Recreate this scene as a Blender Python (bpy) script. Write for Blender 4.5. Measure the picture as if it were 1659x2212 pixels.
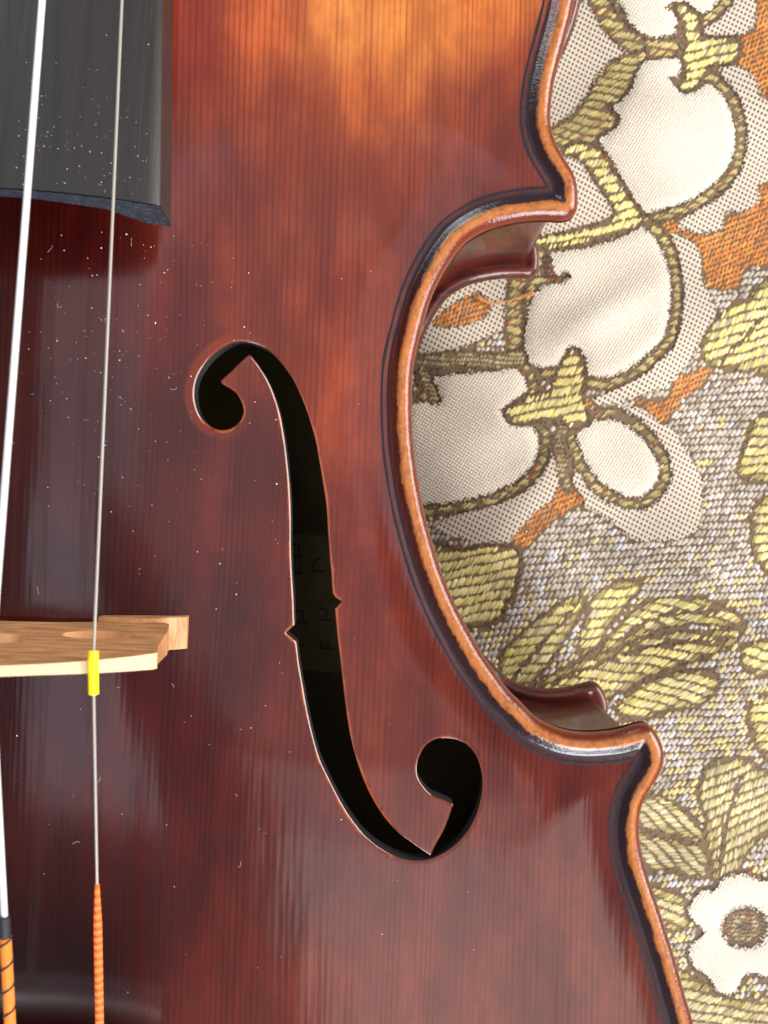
import bpy, math, random
import numpy as np
from mathutils import Vector, geometry
for o in list(bpy.data.objects): bpy.data.objects.remove(o)
S = bpy.context.scene
COL = S.collection
random.seed(7)
RNG = np.random.default_rng(11)
# 1 Blender unit = 1 cm.  z = 0 is the plane of the violin's upper edge.
S.unit_settings.system = 'METRIC'; S.unit_settings.scale_length = 0.01

# ------------------------------------------------------------------ camera
CAMZ, F = 13.5, 2052.0            # camera height; focal length in tracing pixels (1659 x 2212 frame)
CX, CY = 829.5, 1106.0
cam_d = bpy.data.cameras.new('camera'); cam = bpy.data.objects.new('camera', cam_d); COL.objects.link(cam)
cam.location = (0, 0, CAMZ)
cam_d.sensor_fit = 'VERTICAL'; cam_d.sensor_height = 36.0; cam_d.lens = 36.0*F/2212.0
cam_d.clip_start = 0.05; cam_d.clip_end = 2000
cam_d.dof.use_dof = True; cam_d.dof.focus_distance = 13.0; cam_d.dof.aperture_fstop = 0.40
S.camera = cam

# ------------------------------------------------------------------ light
S.view_settings.view_transform = 'Standard'; S.view_settings.look = 'None'
S.view_settings.exposure = 0.0; S.view_settings.gamma = 1.0
W = bpy.data.worlds.new('World'); S.world = W; W.use_nodes = True
W.node_tree.nodes['Background'].inputs[0].default_value = (0.80, 0.86, 1.0, 1)
W.node_tree.nodes['Background'].inputs[1].default_value = 0.20
def area(name, loc, target, sx, sy, radiance, color):
    L = bpy.data.lights.new(name, 'AREA'); L.shape = 'RECTANGLE'; L.size = sx; L.size_y = sy
    L.energy = radiance*math.pi*sx*sy; L.color = color
    o = bpy.data.objects.new(name, L); COL.objects.link(o); o.location = loc
    d = Vector(target)-Vector(loc); o.rotation_euler = d.to_track_quat('-Z', 'Y').to_euler()
    return o
# daylight from the windows and the pale ceiling of the room (plane z = 100 cm) and one tall window beyond the lower bout
def rect(name, x0, x1, y0, y1, rad, col):
    area(name, ((x0+x1)/2, (y0+y1)/2, 100), ((x0+x1)/2, (y0+y1)/2, 0), x1-x0, y1-y0, rad, col)
rect('ceiling_light_middle', -35, 42, 4, 38, 1.15, (.96, .86, .98))
rect('ceiling_light_right', 42, 84, -8, 38, .62, (.95, .86, .95))
rect('ceiling_light_far', -48, 92, 38, 66, .55, (.95, .90, .95))
rect('ceiling_light_farthest', -48, 92, 66, 142, .36, (1.0, .93, .9))
rect('ceiling_light_left', -42, 8, -36, 4, 1.6, (.84, .87, 1.0))
rect('window_right_near', 38, 112, -34, -8, 1.4, (1.0, .90, .92))
rect('window_right', 36, 112, -112, -34, 2.5, (1.0, .88, .85))
area('window_low', (35, -170, 78), (0, 0, 0), 95, 110, 19.0, (.97, .98, 1.0))
area('side_fill', (230, 30, 85), (0, 0, -3), 170, 120, 14.0, (1.0, .96, .90))  # added low fill lamp, not a known window; brightens the cloth
area('window_behind', (-110, 210, 85), (0, 0, -3), 150, 110, 8.0, (.93, .96, 1.0))

# ------------------------------------------------------------------ coordinates
PIV = np.array([-4.6, -1.4]); PHI = math.radians(1.7); CS, SN = math.cos(PHI), math.sin(PHI)
def unproj(px, py, z):
    k = (CAMZ-z)/F
    return (np.asarray(px, float)-CX)*k, (CY-np.asarray(py, float))*k
def to_loc(X, Y):
    dx, dy = np.asarray(X)-PIV[0], np.asarray(Y)-PIV[1]
    return dx*CS-dy*SN, dx*SN+dy*CS
def to_world(u, v):
    u, v = np.asarray(u), np.asarray(v)
    return PIV[0]+u*CS+v*SN, PIV[1]-u*SN+v*CS
def p_loc(px, py, z):
    return to_loc(*unproj(px, py, z))
def loc_p(u, v, z):
    X, Y = to_world(u, v); k = F/(CAMZ-z)
    return CX+X*k, CY-Y*k
def smooth(x, a, b):
    t = np.clip((x-a)/(b-a), 0, 1); return t*t*(3-2*t)
def catmull(P, closed=False, step=0.05):
    P = np.asarray(P, float); n = len(P); out = []
    rng = range(n if closed else n-1)
    for i in rng:
        if closed: p0, p1, p2, p3 = P[(i-1) % n], P[i], P[(i+1) % n], P[(i+2) % n]
        else: p0, p1, p2, p3 = P[max(i-1, 0)], P[i], P[i+1], P[min(i+2, n-1)]
        st = step(p1) if callable(step) else step
        m = max(1, int(math.ceil(np.linalg.norm(p2-p1)/st)))
        # centripetal-ish tangents, limited by the chord
        d = np.linalg.norm(p2-p1)
        def tan(a, b, c):
            t = (c-a); L = np.linalg.norm(t)
            return t/L*min(d, L/2*1.0) if L > 1e-9 else t*0
        t1, t2 = tan(p0, p1, p2), tan(p1, p2, p3)
        for k in range(m):
            s = k/m; s2, s3 = s*s, s*s*s
            out.append((2*s3-3*s2+1)*p1+(s3-2*s2+s)*t1+(-2*s3+3*s2)*p2+(s3-s2)*t2)
    if not closed: out.append(P[-1])
    return np.array(out)
def in_poly(x, y, P):
    x = np.asarray(x, float); y = np.asarray(y, float); r = np.zeros(x.shape, bool); n = len(P); j = n-1
    for i in range(n):
        xi, yi = P[i]; xj, yj = P[j]
        if yi != yj:
            c = ((yi > y) != (yj > y)) & (x < (xj-xi)*(y-yi)/(yj-yi)+xi); r ^= c
        j = i
    return r
def dist_poly(Q, P, closed=True):
    """distance of points Q to the polyline P"""
    A = P; B = np.roll(P, -1, 0) if closed else P[1:]
    if not closed: A = P[:-1]
    D = B-A; L2 = (D**2).sum(1)+1e-12; out = np.empty(len(Q))
    for s in range(0, len(Q), 3000):
        q = Q[s:s+3000][:, None, :]-A[None]
        t = np.clip((q*D[None]).sum(2)/L2, 0, 1)
        out[s:s+3000] = np.sqrt((((q-t[..., None]*D[None])**2).sum(2)).min(1))
    return out

# ------------------------------------------------------------------ outline (right half traced, left half mirrored)
edge_px = [(1243.7,0),(1234,38),(1217.7,100),(1206,143),(1196,187),(1191,227),(1190,260),(1193.5,283),(1204,313),(1221,343),(1236,367),
 (1245,390),(1249,417),(1248,447),(1244,460),(1233,470),(1215,474),(1195,473),(1163,473),(1130,476),(1106,480),(1080,486),(1053,495),(1020,513),(996,533),(963,580),(936,633),(920,680),
 (906,733),(903,745),(893,797),(890,871),(893,951),(901,1021),(915,1097),(933,1167),(953,1231),(980,1297),(1010,1357),(1043,1414),
 (1073,1457),(1098,1490),(1126,1518),(1156,1548),(1189,1566),(1223,1578),(1266,1583),(1306,1581),(1339,1576),(1373,1566),(1393,1563),
 (1409,1571),(1423,1591),(1433,1618),(1434,1648),(1424,1675),(1406,1705),(1389,1738),(1382,1771),(1382,1808),(1389,1851),
 (1403,1901),(1423,1958),(1443,2021),(1463,2085),(1479,2145),(1498,2212)]
eu, ev = p_loc([p[0] for p in edge_px], [p[1] for p in edge_px], -0.1)
half = [(0.0, 19.6), (1.2, 19.5), (3.0, 19.1), (5.2, 17.9), (6.9, 16.0), (7.8, 13.8), (7.95, 12.0), (7.7, 10.3)]
half += list(zip(eu, ev))
half += [(9.35, -6.6), (9.85, -8.2), (9.9, -9.8), (9.4, -12.0), (8.2, -13.9), (6.0, -15.4), (3.4, -16.1), (1.4, -16.3), (0.0, -16.35)]
ost = lambda p: 0.05 if -6.5 < p[1] < 9.5 and p[0] > 0 else 0.22
H = catmull(half, False, ost)
Hl = catmull(half, False, 0.22)
OUT = np.vstack([H, np.stack([-Hl[1:-1, 0], Hl[1:-1, 1]], 1)[::-1]])     # clockwise loop
if True:
    a = OUT; b = np.roll(OUT, -1, 0)
    if ((a[:, 0]*b[:, 1]-b[:, 0]*a[:, 1]).sum()) > 0: OUT = OUT[::-1].copy()
def normals_in(P):
    t = np.roll(P, -1, 0)-np.roll(P, 1, 0); t /= np.linalg.norm(t, axis=1)[:, None]+1e-12
    return np.stack([t[:, 1], -t[:, 0]], 1)
def offset_ring(P, d):
    """inward offset of the clockwise outline, in order, with the mitred corners cut out"""
    if d <= 0: return P.copy()
    Q = P+normals_in(P)*d
    dd = dist_poly(Q, P); ins = in_poly(Q[:, 0], Q[:, 1], P)
    k = ins & (dd > d*0.985-1e-4)
    return Q[k]
# ------------------------------------------------------------------ arching
vv = np.linspace(-17, 20, 741)
hw = np.zeros_like(vv)
Hc = H
for i, v in enumerate(vv):
    a, b = Hc[:-1], Hc[1:]
    m = ((a[:, 1]-v)*(b[:, 1]-v) <= 0) & (a[:, 1] != b[:, 1])
    if m.any():
        t = (v-a[m, 1])/(b[m, 1]-a[m, 1]); hw[i] = (a[m, 0]+t*(b[m, 0]-a[m, 0])).min()
def gsm(x, s):
    k = np.arange(-int(4*s/0.05), int(4*s/0.05)+1)*0.05; g = np.exp(-k*k/(2*s*s)); g /= g.sum()
    return np.convolve(np.pad(x, len(k)//2, mode='edge'), g, 'valid')
ws = gsm(np.maximum(hw-0.6, 0.3), 1.1)
wv = np.minimum(ws, np.maximum(hw-0.5, 0.3)); wv = gsm(wv, 0.35)
def arch(u, v, H0=1.25):
    w = np.interp(v, vv, wv); t = np.clip(np.abs(u)/w, 0, 1)
    s = np.clip((v+0.2)/np.where(v > -0.2, 19.4, 15.9), -1, 1)
    Hh = H0*np.clip(1-np.abs(s)**2.4, 0, 1)
    return Hh*(0.5+0.5*np.cos(math.pi*t))
def e_edge(d):
    r = .17
    a = .03-.18*(1-np.sqrt(np.clip(1-(1-np.clip(d, 0, r)/r)**2, 0, 1)))
    b = .03-.10*smooth(d, r, .36)+.07*smooth(d, .6, 1.7)
    return np.where(d < r, a, b)

# ------------------------------------------------------------------ f-hole
f_px = [(540.2,766),(553.9,783.1),(569.6,806.6),(581.3,828.2),(591.1,851.7),(599,875.3),(605.8,900.8),(610.7,928.2),(615.7,959.6),(619.6,992.9),(622.9,1024.3),(625.5,1055.7),(627,1087),(627.8,1118.4),(628,1145),(627.9,1174),(628.8,1210.8),(630.6,1247.5),(633,1284),(634.3,1315),(635.5,1350.5),(626,1359),(617.1,1367),(628,1376),(639.2,1386),
(640.5,1392),(644.9,1428.9),(652.3,1473),(662.6,1531.9),(675.8,1590.7),(690.5,1640.7),(708.2,1678.9),(725.8,1714.2),(746.4,1751),(767,1780.4),(790.5,1808.3),(819.9,1831.9),(846.4,1846.6),(875.8,1856.9),(902.3,1859.8),(925.8,1856.9),(949.3,1848),(975.8,1831.9),(999.3,1809.8),(1017,1784.8),(1031.7,1752.5),(1040.5,1717.2),(1042.9,1687.8),(1037.6,1655.4),(1025.8,1628.9),(1008.2,1609.8),(987.6,1599.5),(964,1596),(940.5,1598),(919.9,1611.3),(906.7,1631.9),(900.2,1655.4),(902.3,1678.9),(914,1699.5),(931.7,1717.2),(955.2,1727.5),(978.8,1738.3),
(961.1,1787.8),(940.5,1826),(930.2,1848),(914,1837.8),(884.6,1817.2),(858.2,1796.6),(831.7,1767.2),(811.1,1736.3),(790.5,1696.6),(775.8,1658.3),(764,1620.1),(753.8,1573),(746.4,1523),(740.5,1473),(734.6,1420.1),(730,1381.9),(726.5,1345.6),(723.7,1314.3),(728.6,1310.7),(738.4,1299),(723.7,1289),(718.8,1280.6),(717,1258.6),(715.8,1239),(712.7,1204.7),(710.5,1174),(707.8,1135),(704.9,1091),(697.5,1042),(689.2,993),(682.3,953.7),(671.5,914.5),(659.8,879.2),(646,845.9),(632.3,818.4),(614.7,793),(597,771.3),(577.4,753.7),(553.9,743),(528.4,737.6),(502.9,740),(479.4,751.7),(457.8,768.4),(440.2,789),(426.4,812.5),(419.6,840),(420.6,867.4),(427.4,891),(440.2,909.6),(457.8,923.3),(477.4,929.2),(497,926.2),(512.7,916.4),(522.5,902.7),(526.4,885),(521.5,867.4),(510.7,849.8),(493.1,836),(477.4,824.3),(499,802.7),(518.6,783.1),(533,770)]
fcorner = {0, 20, 22, 24, 61, 64, 79, 81, 83, 117}
fp = np.array(f_px, float)
fu, fv = p_loc(fp[:, 0], fp[:, 1], 0.8)
for _ in range(6):
    z = arch(fu, fv); k = (CAMZ-z)/F
    fu, fv = to_loc((fp[:, 0]-CX)*k, (CY-fp[:, 1])*k)
def corner_spline(P, corners, step):
    n = len(P); cs = sorted(corners); out = []
    for a, b in zip(cs, cs[1:]+[cs[0]+n]):
        seg = [P[i % n] for i in range(a, b+1)]
        out.append(catmull(seg, False, step)[:-1])
    return np.vstack(out)
FH = corner_spline(np.stack([fu, fv], 1), fcorner, 0.035)
if ((FH[:, 0]*np.roll(FH[:, 1], -1)-np.roll(FH[:, 0], -1)*FH[:, 1]).sum()) > 0: FH = FH[::-1].copy()
FHL = FH[::3].copy(); FHL[:, 0] *= -1; FHL = FHL[::-1].copy()

# ------------------------------------------------------------------ object helpers
def mesh_obj(name, V, Fc, mat, parent=None, smooth_=True, normals=None, attrs=None, cols=None, mats=None, fmat=None):
    me = bpy.data.meshes.new(name)
    V = np.asarray(V, np.float32)
    if isinstance(Fc, np.ndarray) and Fc.ndim == 2:
        k = Fc.shape[1]; me.vertices.add(len(V)); me.vertices.foreach_set('co', V.ravel())
        me.loops.add(Fc.size); me.loops.foreach_set('vertex_index', Fc.astype(np.int32).ravel())
        me.polygons.add(len(Fc)); me.polygons.foreach_set('loop_start', (np.arange(len(Fc))*k).astype(np.int32))
        me.polygons.foreach_set('loop_total', np.full(len(Fc), k, np.int32))
        me.update(calc_edges=True)
    else:
        me.from_pydata([tuple(map(float, v)) for v in V], [], [tuple(map(int, f)) for f in Fc])
    me.validate()
    if attrs:
        for n_, a_ in attrs.items():
            at = me.attributes.new(n_, 'FLOAT', 'POINT'); at.data.foreach_set('value', np.asarray(a_, np.float32))
    if cols is not None:
        c4 = np.ones((len(V), 4), np.float32); c4[:, :3] = cols
        at = me.attributes.new('vcol', 'FLOAT_COLOR', 'POINT'); at.data.foreach_set('color', c4.ravel())
    me.polygons.foreach_set('use_smooth', np.full(len(me.polygons), bool(smooth_)))
    for m in (mats or [mat]): me.materials.append(m)
    if fmat is not None: me.polygons.foreach_set('material_index', np.asarray(fmat, np.int32))
    if normals is not None: me.normals_split_custom_set_from_vertices([tuple(n) for n in normals])
    o = bpy.data.objects.new(name, me); COL.objects.link(o)
    if parent: o.parent = parent
    return o
def tag(o, **kw):
    for k, v in kw.items(): o[k] = v
    return o
def tube(path, r, seg=10, cap=True):
    path = np.asarray(path, float); n = len(path); r = np.broadcast_to(np.asarray(r, float), (n,))
    V = []; Fs = []
    up = np.array([0, 0, 1.0])
    for i in range(n):
        t = path[min(i+1, n-1)]-path[max(i-1, 0)]; t /= np.linalg.norm(t)+1e-12
        a = np.cross(t, up); 
        if np.linalg.norm(a) < 1e-3: a = np.array([1.0, 0, 0])
        a /= np.linalg.norm(a); b = np.cross(a, t)
        for k in range(seg):
            w = 2*math.pi*k/seg; V.append(path[i]+r[i]*(math.cos(w)*a+math.sin(w)*b))
    for i in range(n-1):
        for k in range(seg):
            k2 = (k+1) % seg; Fs.append((i*seg+k, i*seg+k2, (i+1)*seg+k2, (i+1)*seg+k))
    if cap:
        Fs.append(tuple(range(seg))[::-1]); Fs.append(tuple((n-1)*seg+k for k in range(seg)))
    return V, Fs
def merge(parts):
    V = []; Fs = []
    for v, f in parts:
        o = len(V); V += list(v); Fs += [tuple(i+o for i in q) for q in f]
    return V, Fs

# ------------------------------------------------------------------ material helpers
class NT:
    def __init__(s, name):
        s.m = bpy.data.materials.new(name); s.m.use_nodes = True; s.t = s.m.node_tree
        s.b = s.t.nodes['Principled BSDF']
    def n(s, typ, **kw):
        x = s.t.nodes.new(typ)
        for k, v in kw.items():
            if k.startswith('i_'):
                key = k[2:]; key = int(key) if key.isdigit() else key.replace('_', ' ')
                s.setin(x.inputs[key], v)
            else: setattr(x, k, v)
        return x
    def setin(s, inp, v):
        if isinstance(v, bpy.types.NodeSocket): s.t.links.new(v, inp)
        elif isinstance(v, bpy.types.Node): s.t.links.new(v.outputs[0], inp)
        else: inp.default_value = v
    def m_(s, op, a, b=0.0, c=0.0, clamp=False):
        x = s.t.nodes.new('ShaderNodeMath'); x.operation = op; x.use_clamp = clamp
        s.setin(x.inputs[0], a); s.setin(x.inputs[1], b); s.setin(x.inputs[2], c); return x.outputs[0]
    def ramp(s, fac, a, b, lo=0.0, hi=1.0):
        x = s.t.nodes.new('ShaderNodeMapRange'); x.interpolation_type = 'SMOOTHSTEP'
        s.setin(x.inputs[0], fac); x.inputs[1].default_value = a; x.inputs[2].default_value = b
        x.inputs[3].default_value = lo; x.inputs[4].default_value = hi; return x.outputs[0]
    def mix(s, fac, a, b, mode='MIX'):
        x = s.t.nodes.new('ShaderNodeMix'); x.data_type = 'RGBA'; x.blend_type = mode
        s.setin(x.inputs[0], fac); s.setin(x.inputs[6], a); s.setin(x.inputs[7], b); return x.outputs[2]
    def attr(s, name):
        x = s.t.nodes.new('ShaderNodeAttribute'); x.attribute_name = name; return x
    def coord(s, scale=(1, 1, 1), rot=(0, 0, 0)):
        t = s.t.nodes.new('ShaderNodeTexCoord'); mp = s.t.nodes.new('ShaderNodeMapping')
        s.t.links.new(t.outputs['Object'], mp.inputs[0]); mp.inputs['Scale'].default_value = scale
        mp.inputs['Rotation'].default_value = rot; return mp.outputs[0]
    def noise(s, vec, scale=1.0, detail=3.0, rough=0.55, dist=0.0):
        x = s.t.nodes.new('ShaderNodeTexNoise'); s.setin(x.inputs['Vector'], vec)
        x.inputs['Scale'].default_value = scale; x.inputs['Detail'].default_value = detail
        x.inputs['Roughness'].default_value = rough; x.inputs['Distortion'].default_value = dist
        return x.outputs['Fac']
    def bump(s, h, dist, strength=1.0, prev=None):
        x = s.t.nodes.new('ShaderNodeBump'); s.setin(x.inputs['Height'], h)
        x.inputs['Distance'].default_value = dist; x.inputs['Strength'].default_value = strength
        if prev is not None: s.t.links.new(prev, x.inputs['Normal'])
        return x.outputs[0]
    def set(s, **kw):
        for k, v in kw.items(): s.setin(s.b.inputs[k.replace('_', ' ')], v)
        return s.m
def lin(*c):
    r = []
    for x in c:
        x = x/255; r.append(x/12.92 if x <= 0.04045 else ((x+0.055)/1.055)**2.4)
    return tuple(r)
def lin4(*c): return lin(*c)+(1,)

# ------------------------------------------------------------------ spruce varnish
N = NT('spruce_varnish')
vec = N.coord()
warp = N.noise(N.coord((0.5, 0.07, 0.3)), 1.0, 0)
sep = N.n('ShaderNodeSeparateXYZ', i_0=vec)
ux = N.m_('ADD', sep.outputs[0], N.m_('MULTIPLY', warp, 0.35))
ring_noise = N.n('ShaderNodeTexNoise'); ring_noise.noise_dimensions = '1D'
N.setin(ring_noise.inputs['W'], ux); ring_noise.inputs['Scale'].default_value = 2.3; ring_noise.inputs['Detail'].default_value = 2
phase = N.m_('ADD', N.m_('MULTIPLY', ux, 78.0), N.m_('MULTIPLY', ring_noise.outputs['Fac'], 7.0))
sn = N.m_('ADD', N.m_('MULTIPLY', N.m_('SINE', phase), 0.5), 0.5)
line = N.m_('POWER', sn, 2.6)
amp_n = N.noise(N.coord((3.5, 0.25, 1)), 1.0, 3)
ringamp = N.ramp(amp_n, 0.32, 0.66, 0.1, 1.0)
fib = N.noise(N.coord((55, 1.1, 4)), 1.0, 3, 0.6)
blot = N.noise(N.coord((1.5, 0.6, 1)), 1.0, 4, 0.55, 0.2)
blot2 = N.noise(N.coord((5.0, 2.6, 2)), 1.0, 4, 0.6)
base = N.attr('vcol').outputs['Color']
edge_d = N.attr('edge_d').outputs['Fac']; hole_d = N.attr('hole_d').outputs['Fac']
dark = N.mix(1.0, base, (0.60, 0.42, 0.40, 1), 'MULTIPLY')
lite = N.mix(1.0, base, (1.25, 1.22, 1.1, 1), 'MULTIPLY')
c = N.mix(N.ramp(blot, 0.30, 0.72, 0.05, 0.92), dark, lite)
c = N.mix(N.ramp(blot2, 0.4, 0.65, 0.0, 0.35), c, dark)
c = N.mix(N.m_('MULTIPLY', N.m_('MULTIPLY', line, ringamp), 0.68), c, N.mix(1.0, base, (0.34, 0.20, 0.18, 1), 'MULTIPLY'))
c = N.mix(N.ramp(fib, 0.5, 0.8, 0.0, 0.28), c, dark)
# patina in the channel, heavier near the corners
en = N.noise(N.coord((3.2, 3.2, 3.2)), 1.0, 5, 0.65)
en2 = N.noise(N.coord((14, 14, 9)), 1.0, 4, 0.6)
dj = N.m_('ADD', edge_d, N.m_('MULTIPLY', N.m_('SUBTRACT', en, 0.5), 0.13))
dj = N.m_('ADD', dj, N.m_('MULTIPLY', N.m_('SUBTRACT', en2, 0.5), 0.05))
cornerm = N.attr('corner').outputs['Fac']
pat = N.m_('MULTIPLY', N.ramp(dj, 0.5, 0.30), N.ramp(N.m_('ADD', cornerm, N.m_('MULTIPLY', en, 0.5)), 0.3, 0.9, 0.12, 0.92))
c = N.mix(pat, c, (0.016, 0.008, 0.012, 1))
# bare, worn rim
hatch = N.noise(N.coord((7, 2.5, 4)), 1.0, 5, 0.7)
worn = N.mix(N.ramp(hatch, 0.42, 0.8), lin4(172, 100, 42), lin4(96, 42, 16))
worn = N.mix(N.ramp(en2, 0.45, 0.75, 0, 0.5), worn, lin4(198, 130, 64))
worn = N.mix(N.ramp(N.m_('ADD', edge_d, N.m_('MULTIPLY', N.m_('SUBTRACT', en, 0.5), 0.08)), 0.13, 0.06), worn, lin4(104, 38, 12))
wm = N.ramp(dj, 0.235, 0.195)
dkline = N.m_('MULTIPLY', N.ramp(dj, 0.33, 0.25), N.ramp(dj, 0.18, 0.23))
c = N.mix(N.m_('MULTIPLY', dkline, 0.45), c, (0.02, 0.006, 0.006, 1))
c = N.mix(wm, c, worn)
# thin worn lip round the f-hole
hn = N.noise(N.coord((6, 2.2, 3)), 1.0, 5, 0.7)
hj = N.m_('ADD', hole_d, N.m_('MULTIPLY', N.m_('SUBTRACT', hn, 0.5), -0.10))
lipw = N.attr('lip').outputs['Fac']
lip = N.m_('MULTIPLY', N.ramp(hj, 0.040, 0.012), N.ramp(hn, 0.36, 0.55, 0.35, 1.0))
c = N.mix(N.m_('MULTIPLY', N.m_('MULTIPLY', lip, lipw), .6), c, lin4(168, 84, 30))
halo = N.m_('MULTIPLY', N.ramp(hj, 0.15, 0.10), N.attr('halo').outputs['Fac'])
c = N.mix(N.m_('MULTIPLY', halo, 0.28), c, lin4(140, 52, 18))
grainh = N.m_('ADD', N.m_('MULTIPLY', sn, 0.6), N.m_('MULTIPLY', fib, 0.7))
inner = N.ramp(edge_d, 0.3, 0.5)
b1 = N.bump(N.m_('MULTIPLY', grainh, inner), 0.00045, 1.0)
lump = N.noise(N.coord((2.6, 0.5, 1)), 1.0, 2)
b1 = N.bump(lump, 0.007, 1.0, b1)
edgebump = N.m_('MULTIPLY', N.m_('ADD', en2, N.noise(N.coord((30, 30, 20)), 1.0, 3)), N.m_('SUBTRACT', 1.0, inner))
b2 = N.bump(edgebump, 0.0045, 1.0, b1)
SPRUCE = N.set(Base_Color=c, Roughness=0.5, Specular_IOR_Level=0.08, Coat_Weight=1.0, Coat_Roughness=N.m_('ADD', N.ramp(blot2, 0.3, 0.7, 0.11, 0.15), N.ramp(edge_d, 0.55, 0.3, 0.0, 0.07)), Coat_IOR=1.5, Normal=b2, Coat_Normal=b2)

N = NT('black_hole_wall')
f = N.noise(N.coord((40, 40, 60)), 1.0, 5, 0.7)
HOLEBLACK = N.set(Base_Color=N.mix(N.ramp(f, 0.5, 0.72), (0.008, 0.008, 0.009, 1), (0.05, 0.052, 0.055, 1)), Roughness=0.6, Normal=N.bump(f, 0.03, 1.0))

N = NT('inner_wood')
f = N.noise(N.coord((12, 1.2, 3)), 1.0, 4)
INNER = N.set(Base_Color=N.mix(f, lin4(100, 82, 46), lin4(76, 60, 34)), Roughness=0.8)

N = NT('maple_varnish')
v3 = N.coord((1.2, 5.5, 0.8)); fl = N.noise(v3, 1.0, 3, 0.5, 0.4)
f2 = N.noise(N.coord((2, 2, 2)), 1.0, 4)
c = N.mix(N.ramp(fl, 0.35, 0.65), lin4(60, 16, 10), lin4(98, 34, 18))
c = N.mix(N.ramp(f2, 0.42, 0.7, 0, 0.6), c, lin4(48, 16, 18))
hb = N.bump(N.noise(N.coord((5, 5, 1.5)), 1.0, 2), 0.010, 1.0)
MAPLE = N.set(Base_Color=c, Roughness=0.45, Specular_IOR_Level=0.3, Coat_Weight=.6, Coat_Roughness=0.14, Normal=hb, Coat_Normal=hb)

N = NT('purfling_black')
PURF = N.set(Base_Color=N.mix(N.noise(N.coord((9, 9, 9)), 1.0, 4), (0.006, 0.005, 0.009, 1), (0.03, 0.022, 0.03, 1)), Roughness=0.65, Specular_IOR_Level=.3)

N = NT('ebony')
st = N.noise(N.coord((7, 0.10, 1.0)), 1.0, 3)
st2 = N.noise(N.coord((60, 0.8, 5)), 1.0, 3)
EBONY = N.set(Base_Color=N.mix(st, (0.010, 0.009, 0.009, 1), (0.028, 0.025, 0.022, 1)), Roughness=N.ramp(st2, 0.3, 0.7, 0.30, 0.42), Specular_IOR_Level=0.5, Normal=N.bump(N.m_('ADD', N.m_('MULTIPLY', st, 2.0), st2), 0.002, 1.0))
N = NT('ebony_end_grain')
f = N.noise(N.coord((22, 22, 22)), 1.0, 5, 0.75)
EBONY_END = N.set(Base_Color=N.mix(N.ramp(f, 0.45, 0.72), lin4(24, 28, 38), lin4(66, 78, 98)), Roughness=0.7)

N = NT('bridge_maple')
g = N.noise(N.coord((1.6, 2, 9)), 1.0, 4, 0.55, 0.5); fk = N.noise(N.coord((9, 3, 34)), 1.0, 3)
c = N.mix(N.ramp(g, 0.35, 0.65), lin4(208, 154, 104), lin4(168, 114, 68))
c = N.mix(N.ramp(fk, 0.6, 0.75, 0, 0.45), c, lin4(128, 80, 42))
BRIDGE = N.set(Base_Color=c, Roughness=0.55, Normal=N.bump(fk, 0.002))
N = NT('bridge_cut_wood')
g = N.noise(N.coord((5, 9, 9)), 1.0, 3)
BRIDGE_CUT = N.set(Base_Color=N.mix(g, lin4(206, 174, 138), lin4(220, 188, 154)), Roughness=0.6)

def simple(name, col, rough=0.5, metal=0.0, var=0.12, sc=30, **kw):
    N = NT(name); f = N.noise(N.coord((sc, sc, sc)), 1.0, 3)
    c2 = tuple(x*(1-2*var) for x in col[:3])+(1,)
    return N.set(Base_Color=N.mix(f, tuple(col[:3])+(1,), c2), Roughness=rough, Metallic=metal, **kw)

# ------------------------------------------------------------------ the violin
violin = bpy.data.objects.new('violin', None); COL.objects.link(violin)
violin.location = (PIV[0], PIV[1], 0); violin.rotation_euler = (0, 0, -PHI)
tag(violin, label='reddish brown varnished violin lying face up on the floral brocade', category='violin')

# varnish tones: (px, py, sRGB) of the varnish itself, blended smoothly across the plate
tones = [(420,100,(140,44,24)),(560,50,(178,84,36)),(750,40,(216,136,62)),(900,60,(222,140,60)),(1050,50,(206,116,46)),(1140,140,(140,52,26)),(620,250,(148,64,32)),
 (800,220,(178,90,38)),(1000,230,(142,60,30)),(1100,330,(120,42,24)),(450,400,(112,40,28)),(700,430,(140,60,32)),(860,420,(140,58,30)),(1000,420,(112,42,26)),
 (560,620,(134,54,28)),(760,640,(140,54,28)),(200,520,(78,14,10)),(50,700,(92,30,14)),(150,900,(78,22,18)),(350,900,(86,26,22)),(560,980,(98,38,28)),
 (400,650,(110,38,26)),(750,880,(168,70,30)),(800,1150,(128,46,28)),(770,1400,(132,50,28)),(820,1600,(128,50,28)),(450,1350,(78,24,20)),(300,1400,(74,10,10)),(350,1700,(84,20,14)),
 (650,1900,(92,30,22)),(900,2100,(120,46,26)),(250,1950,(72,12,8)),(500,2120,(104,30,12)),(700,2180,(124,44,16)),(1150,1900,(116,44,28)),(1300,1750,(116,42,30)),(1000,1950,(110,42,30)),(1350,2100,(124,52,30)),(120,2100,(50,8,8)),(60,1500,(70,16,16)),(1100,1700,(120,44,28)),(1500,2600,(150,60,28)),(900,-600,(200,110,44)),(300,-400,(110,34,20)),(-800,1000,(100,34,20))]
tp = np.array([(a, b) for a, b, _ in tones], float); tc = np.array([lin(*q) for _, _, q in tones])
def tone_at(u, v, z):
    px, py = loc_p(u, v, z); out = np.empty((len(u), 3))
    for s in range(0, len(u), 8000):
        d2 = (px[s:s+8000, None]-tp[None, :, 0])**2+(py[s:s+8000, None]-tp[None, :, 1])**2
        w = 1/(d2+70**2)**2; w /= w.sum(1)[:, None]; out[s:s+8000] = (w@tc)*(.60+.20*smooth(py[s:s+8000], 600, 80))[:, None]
    return out
cor = [(x, y) for x, y in [p_loc(1240, 440, 0), p_loc(1425, 1620, 0)]]
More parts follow.
